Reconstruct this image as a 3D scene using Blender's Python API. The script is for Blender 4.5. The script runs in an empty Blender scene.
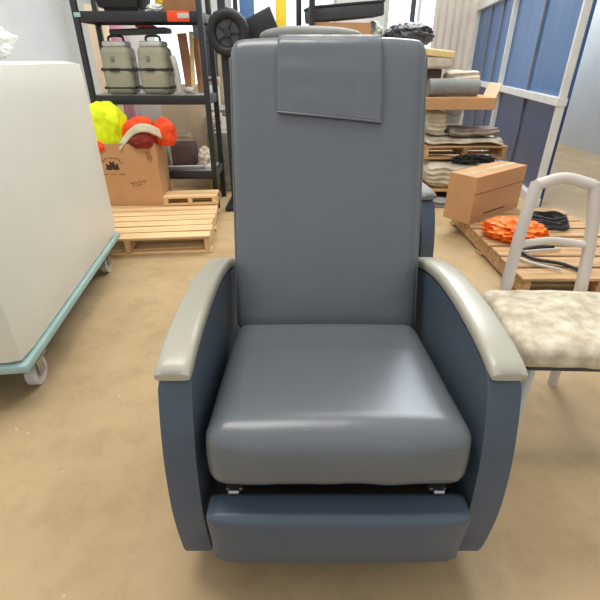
import bpy, bmesh, math, random
from mathutils import Vector, Matrix, noise
random.seed(7)
SC = bpy.context.scene
COL = SC.collection
PI = math.pi
R = math.radians

# ------------------------------------------------------------------ camera
CAM = Vector((0, 0, 1.22)); PITCH = R(29); FPX = 435.0
cd = bpy.data.cameras.new('camera'); cam = bpy.data.objects.new('camera', cd); COL.objects.link(cam)
cam.location = CAM; cam.rotation_euler = (PI/2 - PITCH, 0, 0)
cd.sensor_fit = 'HORIZONTAL'; cd.sensor_width = 36; cd.lens = 36*FPX/600; cd.clip_start = .02; cd.clip_end = 200
SC.camera = cam
def at(px, py, Y):
    """world point seen at a pixel on the plane y = Y"""
    u = (px-300)/FPX; v = (py-300)/FPX
    w = math.cos(PITCH)-v*math.sin(PITCH); d = math.sin(PITCH)+v*math.cos(PITCH)
    z = Y/w
    return Vector((u*z, Y, CAM.z-d*z))
def ath(px, py, h):
    """world point seen at a pixel on the level z = h"""
    u = (px-300)/FPX; v = (py-300)/FPX
    w = math.cos(PITCH)-v*math.sin(PITCH); d = math.sin(PITCH)+v*math.cos(PITCH)
    z = (CAM.z-h)/d
    return Vector((u*z, w*z, h))

# ------------------------------------------------------------------ materials
def srgb(r, g, b):
    f = lambda c: (c/255/12.92) if c/255 <= .04045 else ((c/255+.055)/1.055)**2.4
    return (f(r), f(g), f(b), 1)
def mat(name, c, rough=.6, metal=0, var=.12, scale=8, bump=0, bscale=60, coat=0, spec=.5, emit=None, estr=0, stretch=(1,1,1), c2=None, sheen=0, trans=0):
    m = bpy.data.materials.new(name); m.use_nodes = True
    nt = m.node_tree; N = nt.nodes; L = nt.links
    p = N['Principled BSDF']
    col = srgb(*c)
    tc = N.new('ShaderNodeTexCoord'); mp = N.new('ShaderNodeMapping'); mp.inputs['Scale'].default_value = stretch
    L.new(tc.outputs['Object'], mp.inputs['Vector'])
    if var or c2:
        nz = N.new('ShaderNodeTexNoise'); nz.inputs['Scale'].default_value = scale; nz.inputs['Detail'].default_value = 6
        L.new(mp.outputs[0], nz.inputs['Vector'])
        rp = N.new('ShaderNodeValToRGB'); rp.color_ramp.elements[0].position = .35; rp.color_ramp.elements[1].position = .65
        a = srgb(*c2) if c2 else tuple(max(0, x*(1-var*1.3)) for x in col[:3])+(1,)
        b = col if c2 else tuple(min(1, x*(1+var)) for x in col[:3])+(1,)
        rp.color_ramp.elements[0].color = a; rp.color_ramp.elements[1].color = b
        L.new(nz.outputs['Fac'], rp.inputs[0]); L.new(rp.outputs[0], p.inputs['Base Color'])
    else:
        p.inputs['Base Color'].default_value = col
    p.inputs['Roughness'].default_value = rough; p.inputs['Metallic'].default_value = metal
    p.inputs['Coat Weight'].default_value = coat; p.inputs['Coat Roughness'].default_value = .25
    p.inputs['Specular IOR Level'].default_value = spec
    if sheen: p.inputs['Sheen Weight'].default_value = sheen
    if trans: p.inputs['Transmission Weight'].default_value = trans
    if emit:
        p.inputs['Emission Color'].default_value = srgb(*emit); p.inputs['Emission Strength'].default_value = estr
    if bump:
        n2 = N.new('ShaderNodeTexNoise'); n2.inputs['Scale'].default_value = bscale; n2.inputs['Detail'].default_value = 4
        L.new(mp.outputs[0], n2.inputs['Vector'])
        bp = N.new('ShaderNodeBump'); bp.inputs['Strength'].default_value = bump; bp.inputs['Distance'].default_value = .004
        L.new(n2.outputs['Fac'], bp.inputs['Height']); L.new(bp.outputs[0], p.inputs['Normal'])
    return m
M = {}
M['vinyl'] = mat('vinyl', (100,105,110), .27, var=.03, scale=3, bump=.12, bscale=260, spec=.55)
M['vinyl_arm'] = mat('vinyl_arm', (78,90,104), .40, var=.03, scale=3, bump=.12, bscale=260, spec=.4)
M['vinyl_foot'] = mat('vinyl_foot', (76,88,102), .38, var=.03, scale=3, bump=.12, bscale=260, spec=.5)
M['arm_cap'] = mat('arm_cap', (174,170,155), .30, var=.02, spec=.5)
M['steel'] = mat('steel', (170,170,170), .3, metal=1, var=0)
M['black_plastic'] = mat('black_plastic', (28,29,31), .5, var=.1)
M['black_metal'] = mat('black_metal', (38,39,43), .45, var=.1)
M['dark_grey'] = mat('dark_grey', (62,64,70), .55, var=.1)
M['grey'] = mat('grey', (128,128,126), .6, var=.1)
M['pale_grey'] = mat('pale_grey', (196,196,190), .55, var=.08)
M['tray'] = mat('tray', (150,150,146), .6, var=.2, scale=12)
M['white'] = mat('white', (226,228,226), .45, var=.03)
M['cart_white'] = mat('cart_white', (228,226,214), .38, var=.03, scale=2)
M['teal'] = mat('teal', (160,190,186), .45, var=.05)
M['cardboard'] = mat('cardboard', (196,150,106), .85, var=.05, scale=5, bump=.05, bscale=30)
M['cardboard_dark'] = mat('cardboard_dark', (150,108,74), .85, var=.08)
M['ink'] = mat('ink', (66,50,40), .8, var=.1)
M['ink_soft'] = mat('ink_soft', (112,84,62), .8, var=.1)
M['pine'] = mat('pine', (226,190,140), .75, var=.14, scale=5, stretch=(.35,5,5), bump=.1)
M['pine_old'] = mat('pine_old', (190,152,108), .8, var=.22, scale=6, stretch=(.4,5,5), bump=.15)
M['hivis'] = mat('hivis', (226,246,16), .75, var=.07, scale=25, bump=.3, bscale=80)
M['orange_cloth'] = mat('orange_cloth', (240,78,28), .8, var=.12, scale=15, bump=.3)
M['maroon_cloth'] = mat('maroon_cloth', (128,30,22), .8, var=.2, bump=.3)
M['reflective'] = mat('reflective', (206,200,170), .5, var=.12)
M['olive_grey'] = mat('olive_grey', (158,156,136), .55, var=.06, scale=6, bump=.1)
M['strap'] = mat('strap', (60,58,52), .7, var=.1)
M['yellow'] = mat('yellow', (238,204,44), .5, var=.06)
M['blue_cloth'] = mat('blue_cloth', (44,66,104), .85, var=.3, scale=10, bump=.3)
M['blue'] = mat('blue', (70,112,160), .5, var=.1)
M['red'] = mat('red', (190,60,50), .6, var=.1)
M['brown'] = mat('brown', (84,66,60), .75, var=.15)
M['terracotta'] = mat('terracotta', (186,132,98), .8, var=.15, scale=10)
M['tan'] = mat('tan', (186,170,140), .8, var=.15)
M['cream_cloth'] = mat('cream_cloth', (206,196,176), .9, var=.12, scale=14, bump=.5, bscale=40)
M['floral'] = mat('floral', (226,216,194), .9, scale=22, c2=(188,174,146), bump=.3, bscale=90)
M['taupe_cloth'] = mat('taupe_cloth', (150,138,126), .9, var=.2, bump=.5, bscale=40)
M['grey_cloth'] = mat('grey_cloth', (132,134,132), .85, var=.08, bump=.3)
M['black_bag'] = mat('black_bag', (52,52,58), .3, var=.2, spec=.7)
M['clear_bag'] = mat('clear_bag', (200,204,190), .3, var=.1, spec=.7)
M['orange_plastic'] = mat('orange_plastic', (250,136,30), .4, scale=18, c2=(240,104,16))
M['pink'] = mat('pink', (214,160,184), .7, var=.15, scale=3, stretch=(4,4,.4))
M['peach'] = mat('peach', (238,216,188), .8, var=.05)
M['yellow_foam'] = mat('yellow_foam', (232,206,148), .85, var=.06)
M['lime'] = mat('lime', (176,184,72), .6, var=.1)

def floor_mat():
    m = bpy.data.materials.new('concrete'); m.use_nodes = True
    nt = m.node_tree; N = nt.nodes; L = nt.links; p = N['Principled BSDF']
    tc = N.new('ShaderNodeTexCoord')
    def nz(s, d=6, r=.6):
        n = N.new('ShaderNodeTexNoise'); n.inputs['Scale'].default_value = s; n.inputs['Detail'].default_value = d; n.inputs['Roughness'].default_value = r
        L.new(tc.outputs['Object'], n.inputs['Vector']); return n
    def ramp(src, a, b, p0, p1):
        r = N.new('ShaderNodeValToRGB'); r.color_ramp.elements[0].position = p0; r.color_ramp.elements[1].position = p1
        r.color_ramp.elements[0].color = a; r.color_ramp.elements[1].color = b; L.new(src.outputs['Fac'], r.inputs[0]); return r
    base = ramp(nz(1.6), srgb(172,146,108), srgb(194,168,128), .3, .7)
    st = ramp(nz(5, 8, .7), (.80,.79,.77,1), (1,1,1,1), .38, .52)
    mx = N.new('ShaderNodeMix'); mx.data_type = 'RGBA'; mx.blend_type = 'MULTIPLY'; mx.inputs[0].default_value = .6
    L.new(base.outputs[0], mx.inputs[6]); L.new(st.outputs[0], mx.inputs[7])
    sp = ramp(nz(38, 2, .5), (0,0,0,1), (1,1,1,1), .745, .77)
    mx2 = N.new('ShaderNodeMix'); mx2.data_type = 'RGBA'; mx2.inputs[7].default_value = srgb(214,204,184)
    L.new(sp.outputs[0], mx2.inputs[0]); L.new(mx.outputs[2], mx2.inputs[6]); L.new(mx2.outputs[2], p.inputs['Base Color'])
    p.inputs['Roughness'].default_value = .62; p.inputs['Specular IOR Level'].default_value = .35
    b = N.new('ShaderNodeBump'); b.inputs['Strength'].default_value = .08; L.new(nz(40).outputs['Fac'], b.inputs['Height']); L.new(b.outputs[0], p.inputs['Normal'])
    return m
M['concrete'] = floor_mat()

# ------------------------------------------------------------------ mesh helpers
def link(name, bm, material, parent=None, smooth=True, loc=None, angle=40):
    me = bpy.data.meshes.new(name)
    bmesh.ops.recalc_face_normals(bm, faces=bm.faces)
    bm.to_mesh(me); bm.free()
    o = bpy.data.objects.new(name, me); COL.objects.link(o)
    ms = material if isinstance(material, (list, tuple)) else [material]
    for k in ms: me.materials.append(M[k] if isinstance(k, str) else k)
    if smooth:
        me.polygons.foreach_set('use_smooth', [True]*len(me.polygons))
        me.set_sharp_from_angle(angle=R(angle))
    if parent is not None: o.parent = parent
    if loc is not None: o.location = loc
    return o
def tag(o, label, cat, group=None, kind=None):
    if label: o['label'] = label
    if cat: o['category'] = cat
    if group: o['group'] = group
    if kind: o['kind'] = kind
    return o
def root(name, loc, label, cat, group=None, rz=0, rx=0, ry=0):
    o = bpy.data.objects.new(name, None); COL.objects.link(o); o.empty_display_size = .1
    o.location = loc; o.rotation_euler = (rx, ry, rz)
    return tag(o, label, cat, group)
def struct(o): o['kind'] = 'structure'; return o
def new(): return bmesh.new()
def xf(vs, mtx):
    for v in vs: v.co = mtx @ v.co
def box(bm, c, s, bev=.0, seg=2, rot=None):
    g = bmesh.ops.create_cube(bm, size=1); vs = g['verts']
    for v in vs: v.co = Vector((v.co.x*s[0], v.co.y*s[1], v.co.z*s[2]))
    if bev:
        es = list({e for v in vs for e in v.link_edges})
        r = bmesh.ops.bevel(bm, geom=es, offset=bev, segments=seg, affect='EDGES', profile=.5)
        seen = set(); todo = [r['verts'][0]]
        while todo:
            v = todo.pop()
            if v in seen: continue
            seen.add(v); todo += [e.other_vert(v) for e in v.link_edges if e.other_vert(v) not in seen]
        vs = list(seen)
    m = Matrix.Translation(Vector(c))
    if rot: m = m @ (Matrix.Rotation(rot[2],4,'Z') @ Matrix.Rotation(rot[1],4,'Y') @ Matrix.Rotation(rot[0],4,'X'))
    xf(vs, m); return vs
def cyl(bm, p0, p1, r0, r1=None, n=20, cap=True):
    p0 = Vector(p0); p1 = Vector(p1); r1 = r0 if r1 is None else r1
    d = p1-p0; q = d.to_track_quat('Z', 'Y').to_matrix().to_4x4()
    g = bmesh.ops.create_cone(bm, cap_ends=cap, segments=n, radius1=r0, radius2=r1, depth=d.length)
    xf(g['verts'], Matrix.Translation((p0+p1)/2) @ q); return g['verts']
def tube(bm, pts, r, n=10, sub=6):
    P = [Vector(p) for p in pts]; Q = []
    for i in range(len(P)-1):
        a = P[max(i-1,0)]; b = P[i]; c = P[i+1]; d = P[min(i+2,len(P)-1)]
        for k in range(sub):
            t = k/sub
            Q.append(.5*((2*b)+(-a+c)*t+(2*a-5*b+4*c-d)*t*t+(-a+3*b-3*c+d)*t**3))
    Q.append(P[-1]); rings = []; ref = None
    for i, q in enumerate(Q):
        t = (Q[min(i+1,len(Q)-1)]-Q[max(i-1,0)]).normalized()
        if ref is None: ref = t.orthogonal().normalized()
        ref = (ref - t*ref.dot(t)).normalized(); s = t.cross(ref)
        rr = r(i/(len(Q)-1)) if callable(r) else r
        rings.append([bm.verts.new(q+(ref*math.cos(2*PI*k/n)+s*math.sin(2*PI*k/n))*rr) for k in range(n)])
    for a, b in zip(rings, rings[1:]):
        for k in range(n): bm.faces.new((a[k], a[(k+1)%n], b[(k+1)%n], b[k]))
    bm.faces.new(rings[0]); bm.faces.new(rings[-1][::-1])
def prism(bm, poly, x0, x1, bev=0, seg=3):
    """poly in (y, z), extruded along x"""
    a = [bm.verts.new((x0, y, z)) for y, z in poly]; b = [bm.verts.new((x1, y, z)) for y, z in poly]
    n = len(poly)
    f = [bm.faces.new(a), bm.faces.new(b[::-1])]
    for k in range(n): bm.faces.new((a[k], b[k], b[(k+1)%n], a[(k+1)%n]))
    if bev:
        es = [e for fc in f for e in fc.edges]
        bmesh.ops.bevel(bm, geom=es, offset=bev, segments=seg, affect='EDGES', profile=.5)
def lathe(bm, prof, n=28, c=(0,0,0)):
    c = Vector(c); rings = []
    for r, z in prof: rings.append([bm.verts.new(c+Vector((r*math.cos(2*PI*k/n), r*math.sin(2*PI*k/n), z))) for k in range(n)])
    for a, b in zip(rings, rings[1:]):
        for k in range(n): bm.faces.new((a[k], a[(k+1)%n], b[(k+1)%n], b[k]))
    bm.faces.new(rings[0][::-1]); bm.faces.new(rings[-1])
def sgn(x): return -1 if x < 0 else 1
def cushion(bm, s, e=(.35,.35), n=(48,24), fn=None):
    """superellipsoid of full size s; e: squareness in plan and in section"""
    rows = []
    for j in range(n[1]+1):
        ph = -PI/2+PI*j/n[1]; cz = abs(math.cos(ph))**e[1]; z = sgn(math.sin(ph))*abs(math.sin(ph))**e[1]
        row = []
        for i in range(n[0]):
            th = 2*PI*i/n[0]
            x = sgn(math.cos(th))*abs(math.cos(th))**e[0]*cz; y = sgn(math.sin(th))*abs(math.sin(th))**e[0]*cz
            p = Vector((x*s[0]/2, y*s[1]/2, z*s[2]/2))
            if fn: p = fn(p)
            row.append(bm.verts.new(p))
        rows.append(row)
    for a, b in zip(rows, rows[1:]):
        for i in range(n[0]):
            bm.faces.new((a[i], a[(i+1)%n[0]], b[(i+1)%n[0]], b[i]))
    bmesh.ops.remove_doubles(bm, verts=bm.verts, dist=1e-5)
def softbox(bm, s, r, cuts=14, fn=None, seg=4):
    """rounded box with a grid on its faces so that fn can bulge or crease it"""
    g = bmesh.ops.create_cube(bm, size=1)
    bmesh.ops.subdivide_edges(bm, edges=bm.edges[:], cuts=cuts, use_grid_fill=True)
    H = Vector((s[0]/2, s[1]/2, s[2]/2))
    for v in bm.verts:
        p = Vector((v.co.x*s[0], v.co.y*s[1], v.co.z*s[2]))
        q = Vector([max(-(H[i]-r), min(H[i]-r, p[i])) for i in range(3)])
        # distribute border verts on the rounded edge
        d = Vector([p[i]-q[i] for i in range(3)])
        if d.length > 1e-9:
            q2 = q + d.normalized()*r if max(abs(d.x),abs(d.y),abs(d.z)) >= r-1e-6 else p
            p = q2
        if fn: p = fn(p)
        v.co = p
def crumple(bm, s, seed=0, amp=.25, f=3.0, sub=5, flat=True, e=1.0, ridged=False):
    bmesh.ops.create_icosphere(bm, subdivisions=sub, radius=1)
    off = Vector((seed*13.7, seed*5.1, seed*9.3))
    for v in bm.verts:
        d = v.co.normalized()
        n = noise.fractal(d*f+off, 1.0, 2.1, 4)
        if ridged: n = .9-2.2*abs(noise.noise(d*f+off)) - .9*abs(noise.noise(d*f*2.3+off)) 
        k = 1+amp*n
        q = Vector([sgn(d[i])*abs(d[i])**e for i in range(3)]) * k
        q = Vector((q.x*s[0]/2, q.y*s[1]/2, q.z*s[2]/2))
        if flat: q.z = max(q.z, -s[2]*.36)+s[2]*.36
        v.co = q
def blob(name, loc, s, material, label, cat, group=None, rz=0, parent=None, **k):
    bm = new(); crumple(bm, s, **k)
    o = link(name, bm, material, parent, loc=loc, angle=70); o.rotation_euler.z = rz
    if parent is None: tag(o, label, cat, group)
    return o
def sheet(bm, nx, ny, fn):
    g = [[bm.verts.new(fn(i/nx, j/ny)) for j in range(ny+1)] for i in range(nx+1)]
    for i in range(nx):
        for j in range(ny): bm.faces.new((g[i][j], g[i+1][j], g[i+1][j+1], g[i][j+1]))
def thicken(o, t): 
    m = o.modifiers.new('solid', 'SOLIDIFY'); m.thickness = t; m.offset = 0
def copy_tree(o, parent=None):
    c = o.copy(); COL.objects.link(c)
    if parent is not None: c.parent = parent
    for ch in list(o.children): copy_tree(ch, c)
    return c

# ------------------------------------------------------------------ setting
bm = new(); box(bm, (0, 4.5, -.05), (16, 15, .1)); struct(link('floor', bm, 'concrete', smooth=False))
def corrug(bm, x0, x1, y, z0, z1, pitch=.1, depth=.02):
    n = int((x1-x0)/pitch*4); top = []; bot = []
    prof = [0, 1, 1, 0]
    for i in range(n+1):
        x = x0+(x1-x0)*i/n; d = depth*prof[i%4]
        bot.append(bm.verts.new((x, y-d, z0))); top.append(bm.verts.new((x, y-d, z1)))
    for i in range(n): bm.faces.new((bot[i], bot[i+1], top[i+1], top[i]))
YB = 9.0
M['wall_white'] = mat('wall_white', (222,224,222), .7, var=.03, scale=2)
M['wall_cream'] = mat('wall_cream', (214,204,194), .6, var=.04, scale=2)
bm = new(); box(bm, (0, YB+.1, 1.2), (16, .2, 2.4)); box(bm, (0, YB+.1, 8.2), (16, .2, .6))
for x in (1.3, 4.8, 8): box(bm, (x, YB+.1, 5.15), (.3, .2, 5.5))
box(bm, (-3.4, YB+.1, 5.15), (9.1, .2, 5.5))
struct(link('wall_back', bm, 'wall_white', smooth=False))
M['daylight_glass'] = mat('daylight_glass', (230,238,245), .3, var=0, emit=(232,242,255), estr=8.0)
wn = 0
for x, ww in ((3.05, 3.2), (6.4, 2.9)):
    wn += 1
    bm = new(); box(bm, (x, YB+.12, 5.15), (ww, .02, 5.5))
    w = struct(link('window_%d' % wn, bm, 'daylight_glass', smooth=False))
    bm = new()
    for k in (-ww/2+.03, 0, ww/2-.03): box(bm, (x+k, YB+.06, 5.15), (.06, .1, 5.5))
    for k in (2.43, 5.15, 7.87): box(bm, (x, YB+.06, k), (ww, .09, .06))
    link('window_frame', bm, 'pale_grey', w, smooth=False)
# low windows seen between the posts
M['low_glass'] = mat('low_glass', (214,226,240), .25, var=.04, scale=2, emit=(226,238,252), estr=1.0)
for x0, x1, z0, z1 in ((-1.2, .6, .9, 2.2), (-3.6, -1.7, .7, 2.2), (1.5, 2.6, .8, 2.3)):
    wn += 1
    bm = new(); box(bm, ((x0+x1)/2, YB-.02, (z0+z1)/2), (x1-x0, .02, z1-z0))
    w = struct(link('window_%d' % wn, bm, 'low_glass', smooth=False))
    bm = new()
    for k in (x0, (x0+x1)/2, x1): box(bm, (k, YB-.05, (z0+z1)/2), (.05, .05, z1-z0))
    for k in (z0, z1): box(bm, ((x0+x1)/2, YB-.05, k), (x1-x0+.05, .06, .05))
    link('window_frame', bm, 'pale_grey', w, smooth=False)
bm = new(); box(bm, (-4.2, 3, 3), (.2, 12, 6.1)); struct(link('wall_left', bm, 'wall_white', smooth=False))

# right: plain wall, and in front of it a glazed partition backed with blue sheet
bm = new(); box(bm, (4.4, 3, 3), (.2, 12, 6.1)); struct(link('wall_right', bm, 'wall_white', smooth=False))
WP0 = Vector((2.93, 8.4, 0)); WP1 = Vector((2.25, 4.0, 0))
wd = (WP1-WP0).normalized(); wl = (WP1-WP0).length
wr = Matrix.Translation(WP0) @ Matrix.Rotation(math.atan2(wd.y, wd.x), 4, 'Z')
inward = -1 if (wr.to_3x3() @ Vector((0,1,0))).x > 0 else 1
def wallpart(name, boxes, m, parent=None):
    bm = new()
    for c, s in boxes: box(bm, c, s)
    xf(bm.verts, wr)
    return link(name, bm, m, parent, smooth=False)
M['blue_sheet'] = mat('blue_sheet', (44,94,152), .35, var=.16, scale=1.6, stretch=(3,3,.3))
M['blue_sheet_dark'] = mat('blue_sheet_dark', (30,60,108), .35, var=.2, scale=1.6, stretch=(3,3,.3))
M['frame_white'] = mat('frame_white', (214,216,212), .45, var=.04)
for x0, x1 in ((0, 2.25), (2.25, wl)):
    wn += 1; c = (x0+x1)/2; L = x1-x0; TH = .90
    w = struct(wallpart('window_%d' % wn, [((c, 0, (TH+1.90)/2), (L-.02, .03, 1.90-TH))], 'blue_sheet'))
    wallpart('pane', [((c, 0, TH/2), (L-.02, .03, TH))], 'blue_sheet_dark', w)
    wallpart('window_frame', [((x0+.03, inward*.04, 1.04), (.04, .06, 2.08)), ((c, inward*.04, 1.95), (L, .08, .11)), ((c, inward*.045, TH), (L, .08, .06)), ((c, inward*.04, .04), (L, .07, .08))]+([((x1-.03, inward*.04, 1.04), (.04, .06, 2.08))] if x1 == wl else []), 'frame_white', w)
    wallpart('glazing_bar', [((x0+L*q, inward*.02, 1.04), (.016, .03, 2.0)) for q in ((.42, .72) if x0 == 0 else (.5,))], 'grey', w)
struct(wallpart('trim_2', [((wl/2, 0, 2.99), (wl, .05, 1.96))], 'wall_white'))
bm = new(); corrug(bm, 2.2, 2.96, 8.5, 0, 3.6, .12, .02)
o = struct(link('trim_1', bm, 'wall_cream', smooth=False)); thicken(o, .01)

# ------------------------------------------------------------------ recliner
def make_recliner(loc, label, rz=0):
    t = root('recliner_chair', loc, label, 'recliner chair', 'slate blue medical recliners', rz)
    W = .39
    # seat cushion
    def seat_fn(p):
        u = p.x/.287; v = p.y/.28
        top = 1 if p.z > 0 else 0
        q = p.copy()
        if top: q.z += .014*(1-u*u)*(1-v*v*.7)*(.5 if v > .3 else 1)
        q.x *= 1+.02*(1-min(1,abs(p.z)/.07)**2)
        if v < -.6: q.y -= .018*(1-(p.z/.075)**2)*(1-u**4)*min(1,(-v-.6)*3)
        # creases running in from the front edge
        n = noise.noise(Vector((p.x*16, p.y*5, 3)))*.0025*max(0,-v)
        q.z += n; q.y += n
        return q
    bm = new(); softbox(bm, (.584, .56, .168), .044, 26, seat_fn)
    seat = link('seat_cushion', bm, 'vinyl', t, loc=(0, -.065, .418), angle=80); seat.rotation_euler.x = R(-6.5)
    # backrest, leaning back
    def back_fn(p):
        q = p.copy(); u = p.x/.285; k = (p.z+.42)/.84
        q.x *= 1.0 + .012*k
        if p.y < 0: q.y -= .012*(1-u*u)*(1-(2*k-1)**4) ; q.y += .0012*noise.noise(Vector((p.x*12, 1, p.z*10)))
        if k > .9: q.z -= .012*abs(u)**3
        return q
    bk = new(); softbox(bk, (.576, .115, .90), .034, 26, back_fn)
    back = link('backrest', bk, 'vinyl', t, loc=(0, .375, .845), angle=80); back.rotation_euler.x = R(-20)
    # welt seam round the backrest sides
    for s in (-1, 1):
        bm = new(); tube(bm, [(s*.287, -.03, -.42), (s*.290, -.032, 0), (s*.291, -.032, .39)], .0035, 6)
        link('seam', bm, 'vinyl', back)
    # headrest cover laid over the top of the backrest
    def hc(i, j):
        x = -.146+.296*i; L = .300*j
        x2 = x + .006*(1-2*i)*min(1, j*1.5)*-1
        lump = .0035*noise.noise(Vector((x*14, L*14, 5)))
        zt = .4445; yb = .055
        if L < .07: return Vector((x2, yb-L/.07*.110+.004, zt+.0065-.006*(L/.07)**3+lump*.2))
        l = L-.07+.002
        drop = .012*(i-.5)*2
        ang = min(1, l/.034)
        y = -.0325-.029*(1-(1-ang)**2)**.5-.012*min(1, l/.10)*(1-(x/.288)**2) - .002*ang - abs(lump)
        return Vector((x2, y, zt+.0005-l*1.0 - drop*(l/.19)))
    bm = new(); sheet(bm, 30, 44, hc)
    h = link('headrest_cover', bm, 'vinyl', back, angle=80); thicken(h, .004)
    bm = new(); tube(bm, [hc(0, 1)+Vector((0,-.001,0)), hc(.33, 1)+Vector((0,-.001,0)), hc(.66, 1)+Vector((0,-.001,0)), hc(1, 1)+Vector((0,-.001,0))], .0035, 8)
    link('hem', bm, 'vinyl', h)
    # rear shell
    bm = new(); box(bm, (0, .075, -.02), (.52, .03, .76), .012)
    link('back_shell', bm, 'black_plastic', back)
    # footrest
    def foot_fn(p):
        q = p.copy()
        if p.y < 0: q.y -= .014*(1-(p.x/.29)**4)*(1-(p.z/.1)**2)
        q.x *= 1-.02*(.5-p.z/.19)
        return q
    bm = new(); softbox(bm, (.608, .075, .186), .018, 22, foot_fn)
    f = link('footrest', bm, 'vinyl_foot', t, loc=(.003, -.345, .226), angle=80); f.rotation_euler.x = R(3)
    for s in (-1, 1):
        bm = new(); box(bm, (s*.24, -.29, .33), (.04, .06, .012), .003); cyl(bm, (s*.24-.012, -.325, .332), (s*.24+.012, -.325, .332), .007)
        link('hinge', bm, 'steel', t)
    # arms
    cap_line = [(-.288, .640), (-.21, .658), (-.12, .668), (0, .672), (.12, .666), (.24, .646), (.36, .61), (.47, .56), (.55, .515)]
    def smoothline(P, sub=5):
        P = [Vector((0, a, b)) for a, b in P]; Q = []
        for i in range(len(P)-1):
            a = P[max(i-1,0)]; b = P[i]; c = P[i+1]; d = P[min(i+2,len(P)-1)]
            for k in range(sub):
                tt = k/sub; Q.append(.5*((2*b)+(-a+c)*tt+(2*a-5*b+4*c-d)*tt*tt+(-a+3*b-3*c+d)*tt**3))
        Q.append(P[-1]); return Q
    cl = smoothline(cap_line)
    front = smoothline([(-.277, .615), (-.306, .53), (-.330, .42), (-.340, .30), (-.334, .19), (-.318, .086)])
    for s in (-1, 1):
        poly = [(p.y, p.z-.020) for p in cl[2:-1]] + [(.54, .38), (.46, .086)] + [(p.y, p.z) for p in front[::-1]]
        bm = new(); prism(bm, poly, s*.316, s*.388, .006, 3)
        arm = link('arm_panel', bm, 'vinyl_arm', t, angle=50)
        # padded cap: rounded section swept along the arch
        bm = new(); rings = []; n = 24
        NL = len(cl)
        for i, p in enumerate(cl):
            tg = (cl[min(i+1,NL-1)]-cl[max(i-1,0)]).normalized(); nm = Vector((0, -tg.z, tg.y))
            e0 = min(i/2.0, 1); k = .55+.45*math.sin(e0*PI/2)
            e1 = min((NL-1-i)/3.0, 1); k *= .5+.5*e1
            f01 = i/(NL-1)
            wx = .039*(1-.10*f01) ; ring = []
            for a in range(n):
                th = 2*PI*a/n; cx = sgn(math.cos(th))*abs(math.cos(th))**.55; sz = sgn(math.sin(th))*abs(math.sin(th))**.6
                zz = sz*.020*k*(1 if sz > 0 else .9)
                ring.append(bm.verts.new(p + Vector((s*(.351-.004*f01)+cx*wx*(.9+.1*k), 0, 0)) + nm*zz))
            rings.append(ring)
        for a, b in zip(rings, rings[1:]):
            for q in range(n): bm.faces.new((a[q], a[(q+1)%n], b[(q+1)%n], b[q]))
        bm.faces.new(rings[0]); bm.faces.new(rings[-1][::-1])
        link('armrest', bm, 'arm_cap', t, angle=60)
        bm = new(); cyl(bm, (s*.385, -.26, .20), (s*.400, -.26, .20), .008); cyl(bm, (s*.398, -.26, .20), (s*.403, -.26, .20), .010)
        link('side_knob', bm, 'white', t)
    # frame under the seat and casters
    bm = new(); box(bm, (0, .085, .265), (.615, .69, .13), .01)
    for s in (-1, 1): box(bm, (s*.27, .12, .16), (.04, .56, .04), .004); box(bm, (s*.27, .12, .2), (.03, .1, .12))
    link('base_frame', bm, 'black_metal', t)
    for sx in (-1, 1):
        for y in (-.02, .36):
            bm = new(); cyl(bm, (sx*.27, y, .085), (sx*.27, y, .145), .012); box(bm, (sx*.27, y+.012, .088), (.05, .05, .012), .003)
            for k in (-1, 1): box(bm, (sx*.27+k*.021, y+.018, .062), (.005, .035, .06), .002)
            c = link('caster', bm, 'steel', t)
            bm = new(); cyl(bm, (sx*.27-.015, y+.02, .046), (sx*.27+.015, y+.02, .046), .045, n=28)
            link('wheel', bm, 'dark_grey', c)
    return t
main = make_recliner((.085, 1.0, 0), 'large slate blue medical recliner chair facing the camera in the centre')
second = copy_tree(main)
second.location = (.205, 2.24, 0); second.rotation_euler.z = R(15)
for ch in second.children:
    if ch.name.startswith('armrest'):
        ch.material_slots[0].link = 'OBJECT'; ch.material_slots[0].material = M['grey']; ch['label'] = 'grey armrest'
    if ch.name.startswith('backrest'):
        ch.rotation_euler.x = R(-6); ch.location = (0, .33, .885)
        bm = new(); cushion(bm, (.54, .14, .09), (.7, .9), (40, 20)); h2 = link('headrest_pillow', bm, 'arm_cap', ch, loc=(-.05, -.01, .436)); h2['label'] = 'pale grey pillow'; h2.data.materials[0] = M['grey']
second['label'] = 'second slate blue recliner with a grey pillow, mostly hidden behind the front one'

# ------------------------------------------------------------------ white cart, left
t = root('laundry_cart', (-1.52, 1.99, 0), 'tall white boxy cart with a pale teal bumper at the left edge', 'cart', rz=R(7))
bm = new(); softbox(bm, (.80, 1.46, 1.0), .035, 12)
link('body', bm, 'cart_white', t, loc=(0, 0, .71), angle=60)
bm = new(); box(bm, (0, 0, .192), (.812, 1.472, .036), .01); link('bumper', bm, 'teal', t)
bm = new(); box(bm, (0, 0, .15), (.72, 1.36, .035), .004); link('chassis', bm, 'black_metal', t)
for sx in (-1, 1):
    for sy in (-1, 1):
        x, y = sx*.33, sy*.56
        bm = new(); box(bm, (x, y, .128), (.08, .1, .01)); 
        for k in (-1, 1): box(bm, (x+k*.026, y, .09), (.006, .05, .08), .002)
        c = link('caster', bm, 'steel', t)
        bm = new(); cyl(bm, (x-.018, y, .062), (x+.018, y, .062), .062, n=32); link('wheel', bm, 'pale_grey', c)
        bm = new(); cyl(bm, (x-.03, y, .062), (x+.03, y, .062), .014); link('axle', bm, 'steel', c)
blob('plastic_bag', (-1.62, 2.42, 1.21), (.42, .36, .22), 'white', 'crumpled white plastic bag lying on top of the cart', 'bag', seed=3, amp=.3, f=3, sub=5)

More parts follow.
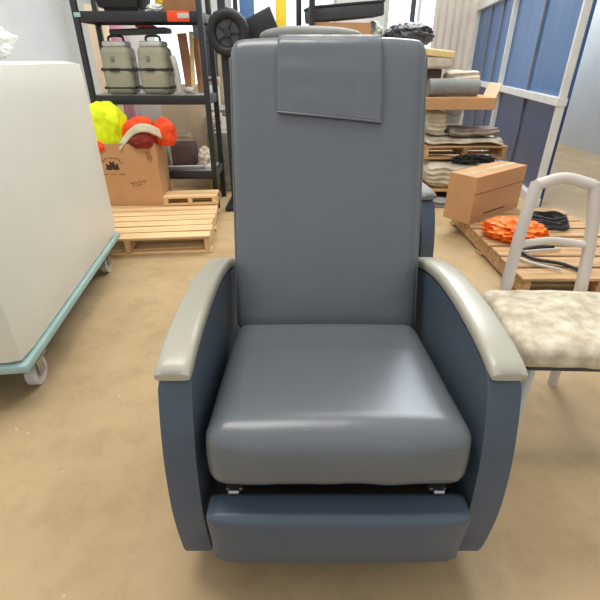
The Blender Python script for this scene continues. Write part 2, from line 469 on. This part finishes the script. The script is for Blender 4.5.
# ------------------------------------------------------------------ pallets
def pallet(loc, size, label, material, ndeck=7, rz=0, h=.13, name='pallet', group='wooden pallets', jig=.01, across=True):
    t = root(name, loc, label, 'pallet', group, rz)
    w, d = size; bw = d/ndeck
    for k in range(ndeck):
        bm = new(); box(bm, (random.uniform(-jig, jig), -d/2+bw*(k+.5), h-.009), (w+random.uniform(-jig, jig), bw*.84, .018), .003, rot=(0, random.uniform(-.004,.004), random.uniform(-.008,.008)))
        link('deck_board', bm, material, t, smooth=False)
    for x in (-w/2+.03, 0, w/2-.03):
        bm = new(); box(bm, (x, 0, h/2+.001), (.038, d*.98, h-.038), .002); link('stringer', bm, material, t, smooth=False)
    for y in (-d/2+.05, 0, d/2-.05):
        bm = new(); box(bm, (0, y, .009), (w, .09, .017), .002); link('bottom_board', bm, material, t, smooth=False)
    return t
p = pallet((-1.26, 3.34, 0), (1.16, 1.02), 'new pale pine pallet on the floor beside the cart', 'pine', 8, rz=R(6))
pl2 = pallet((-.94, 3.73, .131), (.46, .22), 'short pine pallet piece stacked on the back of the larger pallet', 'pine', 2, rz=R(6), h=.075)

# cardboard box with work clothes
def carton(name, loc, s, label, rz=0, material='cardboard', rx=0, ry=0, open_top=True, group=None, cat='box'):
    t = root(name, loc, label, cat, group, rz, rx, ry)
    w, d, h = s; th = .006
    bm = new()
    box(bm, (0, -d/2+th/2, h/2), (w, th, h)); box(bm, (0, d/2-th/2, h/2), (w, th, h))
    box(bm, (-w/2+th/2, 0, h/2), (th, d-2*th, h)); box(bm, (w/2-th/2, 0, h/2), (th, d-2*th, h)); box(bm, (0, 0, th/2), (w-2*th, d-2*th, th))
    link('body', bm, material, t, smooth=False)
    if not open_top:
        for s_ in (-1, 1):
            bm = new(); box(bm, (0, s_*d/4, h+.003), (w, d/2-.002, .005)); link('flap', bm, material, t, smooth=False)
        bm = new(); box(bm, (0, 0, h+.0065), (w+.002, .05, .001)); link('tape', bm, 'tan', t, smooth=False)
    return t
BX = -1.45; BY = 3.77
cb = carton('cardboard_box', (BX, BY, .132), (.58, .32, .50), 'open cardboard box with a dark printed logo, on the pine pallet', rz=R(2))
for s in (-1, 1):
    bm = new(); box(bm, (s*.293, 0, .41), (.005, .31, .14), .001); link('flap', bm, 'cardboard', cb, smooth=False)
# printed marks on the front of the box: arch of letters, paw-like emblem, lines of small text, scrawl
fy = -.1615
def poly_mark(bm, pts, y=fy):
    vs = [bm.verts.new((x, y, z)) for x, z in pts]; f = bm.faces.new(vs)
    r = bmesh.ops.extrude_face_region(bm, geom=[f]); 
    for v in [g for g in r['geom'] if isinstance(g, bmesh.types.BMVert)]: v.co.y += .001
def ell(cx, cz, a, b, rot=0, n=14):
    return [(cx+a*math.cos(2*PI*k/n)*math.cos(rot)-b*math.sin(2*PI*k/n)*math.sin(rot), cz+a*math.cos(2*PI*k/n)*math.sin(rot)+b*math.sin(2*PI*k/n)*math.cos(rot)) for k in range(n)]
bm = new(); LX, LZ = -.075, .315
poly_mark(bm, [(LX-.055, LZ-.012), (LX-.05, LZ+.008), (LX-.02, LZ+.028), (LX, LZ+.042), (LX+.02, LZ+.028), (LX+.05, LZ+.008), (LX+.055, LZ-.012), (LX+.02, LZ-.02), (LX, LZ-.01), (LX-.02, LZ-.02)])
for k in range(4): poly_mark(bm, ell(LX-.042+k*.028, LZ+.022+(.018 if k in (1,2) else 0), .008, .011))
for k in range(9):
    a = R(160-k*17.5); cx = LX+.085*math.cos(a); cz = LZ+.018+.062*math.sin(a); rt = a-PI/2
    c, s = math.cos(rt), math.sin(rt)
    if k % 3 == 0: sh = [(-.006,-.010),(-.002,-.010),(-.002,.010),(-.006,.010)]
    elif k % 3 == 1: sh = [(-.007,-.010),(.007,-.010),(.007,-.005),(-.002,-.005),(-.002,.010),(-.007,.010)]
    else: sh = [(-.007,-.010),(0,.010),(.007,-.010),(.003,-.010),(0,0),(-.003,-.010)]
    poly_mark(bm, [(cx+x*c-z*s, cz+x*s+z*c) for x, z in sh])
link('printed_logo', bm, 'ink', cb, smooth=False)
bm = new()
for k in range(10):
    if k in (2, 6): continue
    x = LX-.075+k*.017; poly_mark(bm, [(x, LZ-.058), (x+.009, LZ-.058), (x+.009, LZ-.046), (x, LZ-.048)])
link('printed_text', bm, 'ink_soft', cb, smooth=False)
bm = new(); tube(bm, [(.04+k*.0125, fy, .185+.012*math.sin(k*2.4)+.02*k/9) for k in range(12)], .0018, 5, 4); tube(bm, [(.06+k*.02, fy, .165+.02*k/5) for k in range(5)], .0016, 5, 2)
link('handwriting', bm, 'ink_soft', cb)
bm = new(); cyl(bm, (.225, fy, .435), (.235, fy+.002, .385), .018, n=20); link('stain', bm, 'cardboard_dark', cb)

def cloth_lump(name, loc, s, m, label, cat, seed, amp=.22, f=2.6, rz=0, group=None, e=.8):
    return blob(name, loc, s, m, label, cat, group, rz, seed=seed, amp=amp, f=f, sub=5, e=e)
v = cloth_lump('safety_vest', (BX-.12, BY-.01, .56), (.33, .27, .42), 'hivis', 'bright yellow high-visibility garment heaped in the cardboard box', 'clothing', 4, .16, 1.5)
w_ = cloth_lump('work_jacket', (BX+.155, BY-.01, .57), (.27, .24, .28), 'orange_cloth', 'orange work jacket with pale stripe spilling over the box', 'clothing', 9, .2, 1.7, rz=.2)
bm = new(); sheet(bm, 24, 4, lambda i, j: Vector((-.17+.34*i, -.135+.02*math.sin(i*6)+.12*abs(i-.5)**2-.02*(1-j), .0+.15*math.sin(i*PI*.8)+.06*j)))
o = link('reflective_stripe', bm, 'reflective', w_); thicken(o, .012)
bm = new(); crumple(bm, (.2, .12, .12), seed=5, amp=.18, f=2); o = link('lining', bm, 'maroon_cloth', w_, loc=(.02, -.13, .03), angle=70)
bm = new(); crumple(bm, (.18, .16, .24), seed=8, amp=.16, f=1.8); o = link('sleeve', bm, 'orange_cloth', w_, loc=(.19, -.05, .03), angle=70)
bm = new(); crumple(bm, (.16, .06, .09), seed=6, amp=.3); o = link('trim_band', bm, 'orange_cloth', v, loc=(-.06, -.15, .015), angle=70)

# ------------------------------------------------------------------ shelving rack, left
def rack(name, loc, W, D, decks, H, label, rz=0, group='black shelving racks', deckm='tray', lip=.07, HR=None):
    t = root(name, loc, label, 'shelving rack', group, rz)
    for x in (0, W):
        for y in (0, D):
            h_ = HR if HR and x > 0 else H
            bm = new(); box(bm, (x, y, h_/2), (.045, .04, h_), .006); link('post', bm, 'black_metal', t)
    for z in decks:
        bm = new()
        box(bm, (W/2, 0, z-lip/2), (W, .03, lip), .005); box(bm, (W/2, D, z-lip/2), (W, .03, lip), .005)
        box(bm, (0, D/2, z-lip/2), (.03, D, lip), .005); box(bm, (W, D/2, z-lip/2), (.03, D, lip), .005)
        s = link('shelf', bm, 'black_metal', t)
        bm = new(); box(bm, (W/2, D/2, z-.005), (W-.03, D-.03, .012)); link('deck', bm, deckm, s, smooth=False)
    return t
RX, RY = -1.72, 3.98; RW, RD = .95, .40
r1 = rack('shelving_rack', (RX, RY, 0), RW, RD, (.34, .955, 1.54), 1.70, 'black shelving rack with three decks behind the pine pallet')
bm = new(); box(bm, (.02, -.024, 1.515), (.05, .004, .03), .001); link('label_tag', bm, 'teal', r1)
S2 = .957; S3 = 1.542; S1 = .342

# two hard grey-green cases on the middle deck
def jug(loc, label, rz=0, first=None):
    t = root('hard_case', loc, label, 'case', 'grey-green cases on the rack', rz)
    def f(p):
        k = (p.z+.19)/.38; q = p.copy(); q.x *= 1-.12*max(0,k-.5)-.06*(1-k); q.y *= 1-.2*max(0,k-.4)
        g = min(abs(k-.33), abs(k-.70)); q.x *= 1-.03*math.exp(-(g/.02)**2); return q
    bm = new(); softbox(bm, (.255, .22, .38), .05, 22, f); link('body', bm, 'olive_grey', t, loc=(0, 0, .19), angle=70)
    bm = new(); softbox(bm, (.19, .17, .05), .022, 10); link('lid', bm, 'pale_grey', t, loc=(0, 0, .395), angle=60)
    for z in (.055, .20):
        bm = new(); box(bm, (0, 0, z), (.252, .222, .022), .006); link('strap', bm, 'strap', t)
    bm = new(); box(bm, (-.01, -.118, .20), (.08, .012, .026), .004); link('buckle', bm, 'black_plastic', t)
    bm = new(); tube(bm, [(-.06, 0, .41), (-.055, 0, .45), (0, 0, .46), (.055, 0, .45), (.06, 0, .41)], .010, 8); link('handle', bm, 'dark_grey', t)
    bm = new(); box(bm, (-.02, -.105, .285), (.03, .02, .04), .006); link('latch', bm, 'grey', t)
    for s in (-1, 1):
        bm = new(); box(bm, (s*.128, -.03, .20), (.03, .05, .03), .006); link('clip', bm, 'dark_grey', t)
    return t
j1 = jug((RX+.215, RY+.16, S2), 'left grey-green hard case with a dark strap on the rack')
j1.scale = (1.0, 1, .93)
j2 = copy_tree(j1); j2.location = (RX+.52, RY+.15, S2); j2.rotation_euler.z = R(-8)
j2['label'] = 'right grey-green hard case, next to the white tubes on the rack'
# white pipe fittings beside the case
def fitting(pts, r, label, m='pale_grey'):
    bm = new(); tube(bm, pts, r, 12); o = link('pipe_fitting', bm, m); return tag(o, label, 'pipe', 'pipe fittings on the middle deck')
x = RX+.70; y = RY+.1
fitting([(x, y, S2+.022), (x+.0, y, S2+.12), (x-.01, y, S2+.22), (x-.03, y+.02, S2+.28)], .022, 'upright white plastic pipe beside the right grey-green case')
fitting([(x+.045, y+.05, S2+.022), (x+.08, y-.02, S2+.04), (x+.13, y-.04, S2+.03)], .020, 'short bent white pipe lying at the foot of the wooden planks')
# planks leaning on the rack
def plank(px, label, w, h, m, tilt=0, yy=.24):
    bm = new(); box(bm, (0, 0, h/2), (w, .03, h), .004)
    o = link('wooden_plank', bm, m, loc=(px, RY+yy, S2+.003)); o.rotation_euler = (R(-6), tilt, 0); return tag(o, label, 'plank', 'planks on the middle deck')
plank(RX+.765, 'wide reddish brown plank standing upright on the rack', .075, .45, 'terracotta', -.08)
plank(RX+.85, 'narrow brown plank nearest the right post of the rack', .05, .42, 'terracotta', -.05, .28)
plank(RX+.80, 'thin yellow painted plank leaning between brown planks', .03, .46, 'yellow_foam', .04, .19)
# things just under the top deck
bm = new(); box(bm, (0, 0, .02), (.46, .20, .04), .012); o = link('tool_case', bm, 'dark_grey', loc=(RX+.42, RY+.20, S2+.438)); tag(o, 'flat dark case lying on top of the two grey-green cases', 'case'); o.rotation_euler.y = R(-2)
bm = new(); box(bm, (0, 0, .008), (.14, .13, .016), .005); o = link('red_pouch', bm, 'red', loc=(RX+.47, RY+.19, S2+.483)); tag(o, 'small red pouch on the dark case under the top deck', 'pouch')
# things on the top deck
t = root('storage_bin', (RX+.32, RY+.18, S3), 'wide black plastic bin on the top deck of the rack', 'bin')
bm = new(); bmesh.ops.create_cube(bm, size=1)
for v_ in bm.verts: v_.co = Vector((v_.co.x*(.44 if v_.co.z > 0 else .32), v_.co.y*(.32 if v_.co.z > 0 else .22), (v_.co.z+.5)*.2))
bmesh.ops.bevel(bm, geom=bm.edges[:], offset=.03, segments=4, affect='EDGES'); link('body', bm, 'black_plastic', t)
bm = new(); box(bm, (0, 0, .195), (.46, .34, .02), .008); link('rim', bm, 'black_plastic', t)
blob('cloth_rag', (RX+.60, RY+.06, S3), (.12, .10, .06), 'white', 'small white rag beside the black bin on the rack', 'rag', seed=11)
blob('yellow_bag', (RX+.61, RY+.24, S3), (.11, .14, .17), 'yellow', 'bright yellow bag on the top deck beside a brown box', 'bag', seed=12, amp=.2)
b_ = carton('brown_carton', (RX+.79, RY+.15, S3), (.24, .24, .2), 'small brown carton on the top deck at the right post', open_top=False, material='cardboard_dark')
bm = new(); box(bm, (.79, -.024, 1.505), (.17, .012, .07), .003); o = link('shelf_label', bm, 'orange_cloth', r1); o['label'] = 'orange shelf label'
bm = new(); box(bm, (.83, -.032, 1.508), (.09, .004, .035), .001); link('paper_insert', bm, 'pale_grey', o)
# things on the lowest deck
bm = new(); softbox(bm, (.21, .22, .20), .02, 6); o = link('brown_bin', bm, 'brown', loc=(RX+.64, RY+.26, S1+.10)); tag(o, 'dark brown fabric bin on the lowest deck of the rack', 'bin')
for k, (x0, y0, ln, a) in enumerate(((RX+.70, RY-.005, .42, 8), (RX+.68, RY-.055, .36, 8))):
    bm = new(); box(bm, (0, 0, .012), (ln, .03, .024), .004); o = link('metal_bar', bm, 'grey' if k else 'white', loc=(x0, y0+.1, S1+.001)); o.rotation_euler.z = R(a)
    tag(o, ('white metal bar lying behind the grey one on the lowest deck', 'grey metal bar lying in front of the white one on the lowest deck')[k], 'bar', 'bars on the lowest deck')
blob('folded_sheet', (RX+.84, RY+.2, S1), (.12, .2, .2), 'cream_cloth', 'cream cloth standing on the lowest deck by the right post', 'cloth', seed=14)
bm = new(); tube(bm, [(-.24, 0, 0), (0, 0, .01), (.22, 0, 0)], .026, 14); o = link('rolled_paper', bm, 'cream_cloth', loc=(RX+.50, RY+.22, S1+.265)); tag(o, 'cream roll resting above the brown bin on the rack', 'roll')
bm = new(); box(bm, (0, 0, .12), (.30, .2, .24), .01); o = link('supply_box', bm, 'white', loc=(RX+.33, RY+.24, S1)); tag(o, 'white box on the lowest deck behind the orange jacket', 'box')

# panels leaning behind the rack
def board(name, px0, px1, py0, py1, Y, m, label, cat, base=None, th=.03, group=None, z0=0):
    a = at(px0, py0, Y); b = at(px1, py0, Y)
    bm = new(); h = a.z-z0; box(bm, ((a.x+b.x)/2, Y, z0+h/2), (abs(b.x-a.x), th, h), .003)
    return tag(link(name, bm, m), label, cat, group)
board('foam_board', 84, 104, 4, 0, 4.75, 'peach', 'peach coloured board leaning behind the left end of the rack', 'board')
board('foam_board', 104, 117, 0, 0, 4.95, 'pink', 'pink striped board standing behind the rack beside the peach board', 'board')
board('foam_board', 118, 150, 2, 0, 5.1, 'white', 'white board standing behind the hard cases on the rack', 'board')
board('foam_board', 158, 205, 84, 0, 4.80, 'peach', 'low cream panel standing behind the lowest deck of the rack', 'board')

# work table and clutter between the rack and the recliner
t = root('work_table', (-.98, 5.22, 0), 'grey work table with black legs seen through the rack', 'table')
bm = new(); box(bm, (0, 0, .74), (.9, .5, .03), .005); link('tabletop', bm, 'tray', t)
for x in (-.41, -.27, .41):
    for y in (-.21, .21):
        bm = new(); box(bm, (x, y, .363), (.035, .035, .725), .003); link('leg', bm, 'black_metal', t)

# tall black stand with a spare wheel
t = root('wheel_stand', (-.61, 4.06, 0), 'tall black upright stand carrying a round wheel, left of the recliner', 'stand')
bm = new(); box(bm, (0, 0, .95), (.06, .05, 1.9), .006); link('pole', bm, 'black_metal', t)
bm = new(); box(bm, (.10, .06, .95), (.035, .035, 1.9), .005); link('rear_pole', bm, 'black_metal', t)
bm = new(); box(bm, (.04, 0, .02), (.22, .40, .04), .01); link('base', bm, 'black_metal', t)
for z in (.5, 1.0): 
    bm = new(); box(bm, (.05, .03, z), (.12, .04, .04), .004); link('crossbar', bm, 'black_metal', t)
wh = at(228, 33, 3.98)
t = root('spare_wheel', wh, 'round black wheel with a thick tyre hung on the stand', 'wheel')
bm = new(); n = 40; rings = []
for i in range(n):
    a = 2*PI*i/n; ring = []
    for k in range(14):
        b = 2*PI*k/14; rr = .128+.042*math.cos(b)*(1 if math.cos(b) > 0 else .9); y = .040*sgn(math.sin(b))*abs(math.sin(b))**.7
        if math.cos(b) > .8 and i % 2: rr -= .006
        ring.append(bm.verts.new((rr*math.cos(a), y, rr*math.sin(a))))
    rings.append(ring)
for i in range(n):
    for k in range(14): bm.faces.new((rings[i][k], rings[i][(k+1)%14], rings[(i+1)%n][(k+1)%14], rings[(i+1)%n][k]))
link('tyre', bm, 'black_plastic', t, angle=60)
bm = new(); cyl(bm, (0, -.012, 0), (0, .012, 0), .092, n=32)
link('rim', bm, 'dark_grey', t)
bm = new(); cyl(bm, (0, -.035, 0), (0, .03, 0), .028, n=20)
for k in range(5):
    a = 2*PI*k/5; box(bm, (.055*math.cos(a), -.016, .055*math.sin(a)), (.075, .012, .018), .003, rot=(0, -a, 0))
link('hub', bm, 'black_metal', t)
# tilted dark panel beside the wheel
t = root('tilted_monitor', at(259, 28, 4.2), 'dark grey flat panel tilted beside the wheel, above the recliner', 'panel', ry=R(-24))
bm = new(); box(bm, (0, 0, 0), (.29, .03, .20), .006); link('case', bm, 'dark_grey', t)
bm = new(); box(bm, (0, -.016, .0), (.262, .003, .172), .001); link('screen', bm, 'black_metal', t)
bm = new(); tube(bm, [(-.06, .02, -.05), (-.12, .05, -.15), (-.22, .03, -.22)], .014, 8); link('bracket', bm, 'black_metal', t)

# clutter seen in the gap beside the rack
bm = new(); box(bm, (0, 0, .29), (.30, .3, .58), .01); o = link('grey_crate', bm, 'tray', loc=(-.93, 5.75, .0)); 
tag(o, 'low grey crate on the floor in the gap beside the rack', 'crate')
o.location = (-.78, 4.72, 0)
blob('white_bundle', at(213, 122, 4.75)+Vector((0,0,-.05)), (.16, .2, .16), 'cream_cloth', 'cream bundle on the grey crate beside the rack', 'bundle', seed=21)
pt = at(216, 62, 4.95)
t = root('shirt_rail', (-.74, 5.62, 0), 'black clothes rail behind the stand holding blue garments', 'clothes rail')
for x in (-.33, .36): 
    bm = new(); box(bm, (x, 0, .7), (.025, .025, 1.4), .003); box(bm, (x, 0, .015), (.03, .36, .03), .004); link('post', bm, 'black_metal', t)
bm = new(); cyl(bm, (-.33, 0, 1.39), (.36, 0, 1.39), .013); link('rail', bm, 'black_metal', t)
for x, m, lab in ((-.14, 'tan', 'tan garment hanging nearest the rack on the clothes rail'), (-.02, 'blue_cloth', 'dark blue garment hanging in the middle of the clothes rail'), (.12, 'blue_cloth', 'dark blue garment hanging at the recliner end of the clothes rail')):
    bm = new(); sheet(bm, 16, 10, lambda i, j: Vector(((i-.5)*.09*(.5+.5*min(1, j*4)), .03*math.sin(i*9+j), -.75*j)))
    o = link('hanging_garment', bm, m, loc=(-.74+x, 5.62, 1.372)); thicken(o, .03); tag(o, lab, 'garment', 'garments on the clothes rail')
t = root('cable_tester', at(213, 81, 4.5), 'small white box with a printed face hung beside the stand', 'box')
bm = new(); box(bm, (0, 0, 0), (.12, .05, .07), .006); link('body', bm, 'white', t)
bm = new(); box(bm, (0, -.026, .01), (.08, .002, .02)); link('label_strip', bm, 'red', t, smooth=False)
bm = new(); box(bm, (0, 0, .15), (.02, .02, .25), .003); box(bm, (-.05, 0, .13), (.02, .02, .22), .003); link('hanging_tube', bm, 'white', t)
bm = new(); box(bm, (0, 0, -.5), (.02, .03, 1.0), .003)
o = link('prop_stick', bm, 'lime', loc=at(201, 22, 4.55)+Vector((0, 0, .1))); o.rotation_euler.y = R(3)
o.location.z = 1.02; tag(o, 'yellow-green stick standing upright just right of the rack', 'stick')
bm = new(); box(bm, (0, 0, .0), (.60, .04, .62), .01); o = link('dark_divider', bm, 'dark_grey', loc=at(217, 22, 6.2)); tag(o, 'dark panel high in the gap between rack and wheel', 'panel'); o.location.z = 1.3
bm = new(); 
for x in (-.25, .25): box(bm, (x, 0, -.8), (.04, .04, 1.0))
link('leg', bm, 'black_metal', o, smooth=False)

# ------------------------------------------------------------------ behind the recliner
r2 = rack('shelving_rack', (.10, 4.35, 0), 1.02, .46, (.45, 1.33), 2.1, 'taller black shelving rack behind the recliner, two posts showing above it', rz=R(14), lip=.05, HR=1.335)
def onr(x, y, z=1.332):
    c, s = math.cos(R(14)), math.sin(R(14)); return (.10+x*c-y*s, 4.35+x*s+y*c, z)
b_ = carton('cardboard_box', onr(.31, .20), (.50, .30, .16), 'long flat cardboard box on the rack above the recliner backrest', rz=R(10), open_top=False)
t = root('dark_case', onr(.36, .22, 1.512), 'dark grey slanted case lying on the long flat cardboard box', 'case', rz=R(10), ry=R(-5))
bm = new(); box(bm, (0, 0, .065), (.66, .30, .10), .015); link('body', bm, 'dark_grey', t)
bm = new(); box(bm, (0, 0, .121), (.67, .31, .02), .006); link('lid', bm, 'black_metal', t)
blob('clear_plastic_bag', onr(.665, .26), (.18, .20, .22), 'clear_bag', 'pale translucent plastic bag between the cardboard box and black bag', 'bag', seed=33, amp=.12, ridged=True, f=2.0)
blob('black_plastic_bag', onr(.96, .12), (.42, .28, .20), 'black_bag', 'crumpled shiny black plastic bag above the right backrest corner', 'bag', seed=35, amp=.2, ridged=True, f=2.4)
# yellow post, blue barrel banner further back
bm = new(); box(bm, (0, 0, 1.3), (.15, .12, 2.6), .012); o = link('yellow_post', bm, 'yellow', loc=(at(281, 10, 7.2).x, 7.2, 0)); tag(o, 'bright yellow post standing behind the tilted dark panel', 'post')
bm = new(); box(bm, (0, 0, 1.1), (.20, .10, 2.2), .02); o = link('blue_post', bm, 'blue', loc=(at(247, 10, 7.2).x, 7.2, 0)); tag(o, 'blue upright panel beside the wheel, far behind', 'panel')
bm = new(); cyl(bm, (0, 0, 0), (0, 0, 3.0), .03, n=12); o = link('grey_pole', bm, 'dark_grey', loc=(at(413, 10, 6.3).x, 6.3, 0)); tag(o, 'thin dark pole rising behind the black plastic bag', 'pole')

# ------------------------------------------------------------------ textile and pallet pile, right
SX = 1.55; SY = 4.55
pa = pallet((SX+.04, SY, 0), (.80, .8), 'weathered pallet on the floor under the pile of cream textiles', 'pine_old', 6, h=.12)
def fold(loc, s, m, label, seed, cat='cloth', rz=0, name='folded_textile'):
    def f(p):
        q = p.copy(); n = noise.noise(Vector((p.x*7, p.y*7, p.z*9))+Vector((seed, 0, 0)))
        lay = .012*math.sin(p.z*2*PI/.045+3*noise.noise(Vector((p.x*3, p.y*3, seed))))
        q.x += .02*n; q.y += .02*n+(lay if p.y < 0 else 0); q.z += .018*n; return q
    bm = new(); softbox(bm, s, min(s)*.35, 24, f)
    o = link(name, bm, m, loc=(loc[0], loc[1], loc[2]+s[2]/2), angle=80); o.rotation_euler.z = rz
    return tag(o, label, cat, 'textiles in the pile')
fold((SX-.07, SY-.11, .135), (.54, .5, .215), 'cream_cloth', 'thick folded cream textile at the bottom of the pile', 2)
fold((SX-.22, SY-.49, .0), (.22, .12, .06), 'grey_cloth', 'small dark grey cloth at the foot of the cream textile', 6)
pb = pallet((SX+.03, SY+.05, .375), (.80, .58), 'brown pallet in the middle of the textile pile', 'pine_old', 5, h=.12)
blob('black_straps', (SX+.08, SY-.31, .355), (.34, .07, .08), 'black_plastic', 'tangle of black straps over the edge of the middle pallet', 'straps', seed=41, amp=.5, ridged=True, f=3.5)
fold((SX+.02, SY+.04, .512), (.74, .52, .045), 'cream_cloth', 'wide thin cream textile lying on the middle pallet', 4)
fold((SX+.10, SY-.08, .575), (.46, .24, .07), 'taupe_cloth', 'grey-brown folded blanket on the thin cream textile', 7, rz=.1)
fold((SX-.25, SY+.02, .577), (.20, .36, .215), 'cream_cloth', 'tall cream textile bundle left of the bucket in the pile', 9)
t = root('white_bucket', (SX-.03, SY+.17, .652), 'white plastic bucket in the pile under the cardboard sheet', 'bucket')
bm = new(); lathe(bm, [(.085, 0), (.10, .14), (.104, .145), (.104, .16), (.096, .16), (.09, .15)]); link('body', bm, 'white', t)
bm = new(); tube(bm, [(-.104, 0, .14), (-.09, -.07, .11), (0, -.108, .08), (.09, -.07, .11), (.104, 0, .14)], .003, 6); link('handle', bm, 'steel', t)
cs = root('cardboard_carton', (SX-.10, SY-.03, .815), 'shallow brown carton lying across the bucket and cream bundle', 'box')
bm = new(); box(bm, (0, 0, .05), (.64, .46, .10), .004); link('body', bm, 'cardboard', cs, smooth=False)
bm = new(); box(bm, (.335, -.05, .155), (.12, .30, .008), .002, rot=(0, R(-72), 0)); link('flap', bm, 'peach', cs, smooth=False)
bm = new(); tube(bm, [(-.24, 0, 0), (0, .0, .003), (.21, 0, 0)], .072, 24); 
o = link('rolled_textile', bm, 'grey_cloth', loc=(SX-.14, SY-.14, .992)); tag(o, 'grey rolled textile lying on the shallow brown carton', 'roll', 'textiles in the pile')
fold((SX-.0, SY+.14, .93), (.34, .14, .19), 'cream_cloth', 'cream fabric bundle behind the grey roll', 12)
bm = new(); box(bm, (0, 0, .04), (.24, .2, .08), .008); o = link('brown_pack', bm, 'brown', loc=(SX-.30, SY+.10, 1.065+.0)); tag(o, 'dark brown pack behind the grey roll beside the backrest', 'pack')
o.location = (SX-.33, SY+.13, .92); o.scale = (.9, .9, 2.7)
bm = new(); softbox(bm, (.30, .26, .10), .03, 10); o = link('white_cushion', bm, 'cream_cloth', loc=(SX-.29, SY+.1, 1.19)); tag(o, 'off-white cushion under the pale yellow foam slab', 'cushion')
bm = new(); softbox(bm, (.29, .25, .06), .012, 10); o = link('foam_slab', bm, 'yellow_foam', loc=(SX-.29, SY+.09, 1.265)); o.rotation_euler.y = R(6); tag(o, 'pale yellow foam slab topping the pile beside the backrest', 'foam')

# ------------------------------------------------------------------ long box on pallet, right
pc = pallet((1.72, 2.88, 0), (.90, 1.36), 'worn pallet at the right under the long cardboard box', 'pine_old', 8, h=.13)
lb = carton('long_cardboard_box', (0, 0, 0), (.70, .23, .34), 'long cardboard box lying on the worn pallet at the right', rz=R(38), open_top=False)
c22, s22 = math.cos(R(38)), math.sin(R(38))
cx, cy = 1.27, 3.14
lb.location = (cx+.35*c22-.115*s22, cy+.35*s22+.115*c22, .131)
bm = new(); box(bm, (0, -.1165, .22), (.70, .003, .006)); link('crease', bm, 'cardboard_dark', lb, smooth=False)
bm = new(); box(bm, (-.02, -.1165, .05), (.3, .002, .012)); link('printed_line', bm, 'ink_soft', lb, smooth=False)
o = blob('orange_bag', ath(520, 238, .15), (.38, .30, .15), 'orange_plastic', 'crinkled bright orange plastic bag on the worn pallet', 'bag', seed=51, amp=.25, ridged=True, f=2.5, rz=-.4)
o.location = (1.48, 2.86, .13)
t = root('cable_coil', (1.82, 3.08, .135), 'coil of dark cable lying between the long box and orange bag', 'cable')
for k in range(5):
    bm = new(); rr = .15-.008*k
    tube(bm, [(rr*math.cos(2*PI*i/16), rr*.7*math.sin(2*PI*i/16), .012+.018*k+.006*math.sin(i*1.7+k)) for i in range(17)], .010, 8, 3)
    link('cable_loop', bm, 'dark_grey' if k % 2 else 'black_plastic', t)
bm = new()
tube(bm, [(1.66, 2.66, .145), (1.52, 2.63, .15), (1.42, 2.58, .145), (1.44, 2.46, .145), (1.56, 2.38, .15), (1.62, 2.3, .145)], .011, 8)
tag(link('black_cable', bm, 'black_plastic'), 'single black cable trailing along the edge of the worn pallet', 'cable')
bm = new()
tube(bm, [(1.68, 2.62, .145), (1.50, 2.58, .15), (1.36, 2.55, .145), (1.38, 2.42, .145), (1.52, 2.3, .147)], .008, 8)
tag(link('grey_cable', bm, 'pale_grey'), 'thin pale cable outside the black one on the worn pallet', 'cable')

# ------------------------------------------------------------------ white chair with floral cushion, right
t = root('side_chair', (.925, 1.25, 0), 'white framed chair with a cream floral seat cushion, right of recliner', 'chair', rz=R(-2))
def seat2(p):
    q = p.copy(); q.z += .012*(1-(p.x/.23)**2)*(1-(p.y/.21)**2)*(1 if p.z > 0 else 0)+.006*noise.noise(p*14); return q
bm = new(); softbox(bm, (.48, .40, .085), .035, 18, seat2); link('seat_cushion', bm, 'floral', t, loc=(-.01, 0, .425), angle=80)
bm = new(); box(bm, (0, 0, .385), (.43, .37, .025), .008); link('seat_frame', bm, 'dark_grey', t)
for sx in (-1, 1):
    bm = new(); tube(bm, [(sx*.19, -.16, .372), (sx*.20, -.175, .2), (sx*.21, -.19, .0)], .015, 10); link('leg', bm, 'pale_grey', t)
    bm = new(); tube(bm, [(sx*.15, .215, .0), (sx*.145, .222, .3), (sx*.14, .235, .48), (sx*.125, .26, .68), (sx*.10, .29, .84)], lambda u: .022-.005*abs(u-.5), 10); link('back_post', bm, 'wall_cream', t)
bm = new(); tube(bm, [(-.10, .288, .83), (0, .31, .85), (.10, .288, .83)], .02, 10); link('top_rail', bm, 'wall_cream', t)
bm = new(); tube(bm, [(-.13, .25, .62), (0, .27, .63), (.13, .25, .62)], .014, 10); link('back_rail', bm, 'wall_cream', t)

# ------------------------------------------------------------------ light
w = bpy.data.worlds.new('world'); SC.world = w; w.use_nodes = True
bg = w.node_tree.nodes['Background']; bg.inputs[0].default_value = (.93, .96, 1, 1); bg.inputs[1].default_value = .62
def area(name, loc, rot, size, power, color=(1,1,1)):
    l = bpy.data.lights.new(name, 'AREA'); l.shape = 'RECTANGLE'; l.size, l.size_y = size; l.energy = power; l.color = color
    o = bpy.data.objects.new(name, l); COL.objects.link(o); o.location = loc; o.rotation_euler = rot; return o
area('ceiling_light', (-1.0, 1.6, 4.6), (0, 0, 0), (2.6, 1.2), 90, (1, .95, .86))
area('ceiling_light', (1.2, 5.0, 4.6), (0, 0, 0), (2.6, 1.2), 110, (1, .97, .9))

vs = SC.view_settings; vs.view_transform = 'Standard'; vs.look = 'None'; vs.gamma = 1; vs.exposure = .4; vs.use_curve_mapping = False
SC.cycles.use_denoising = True
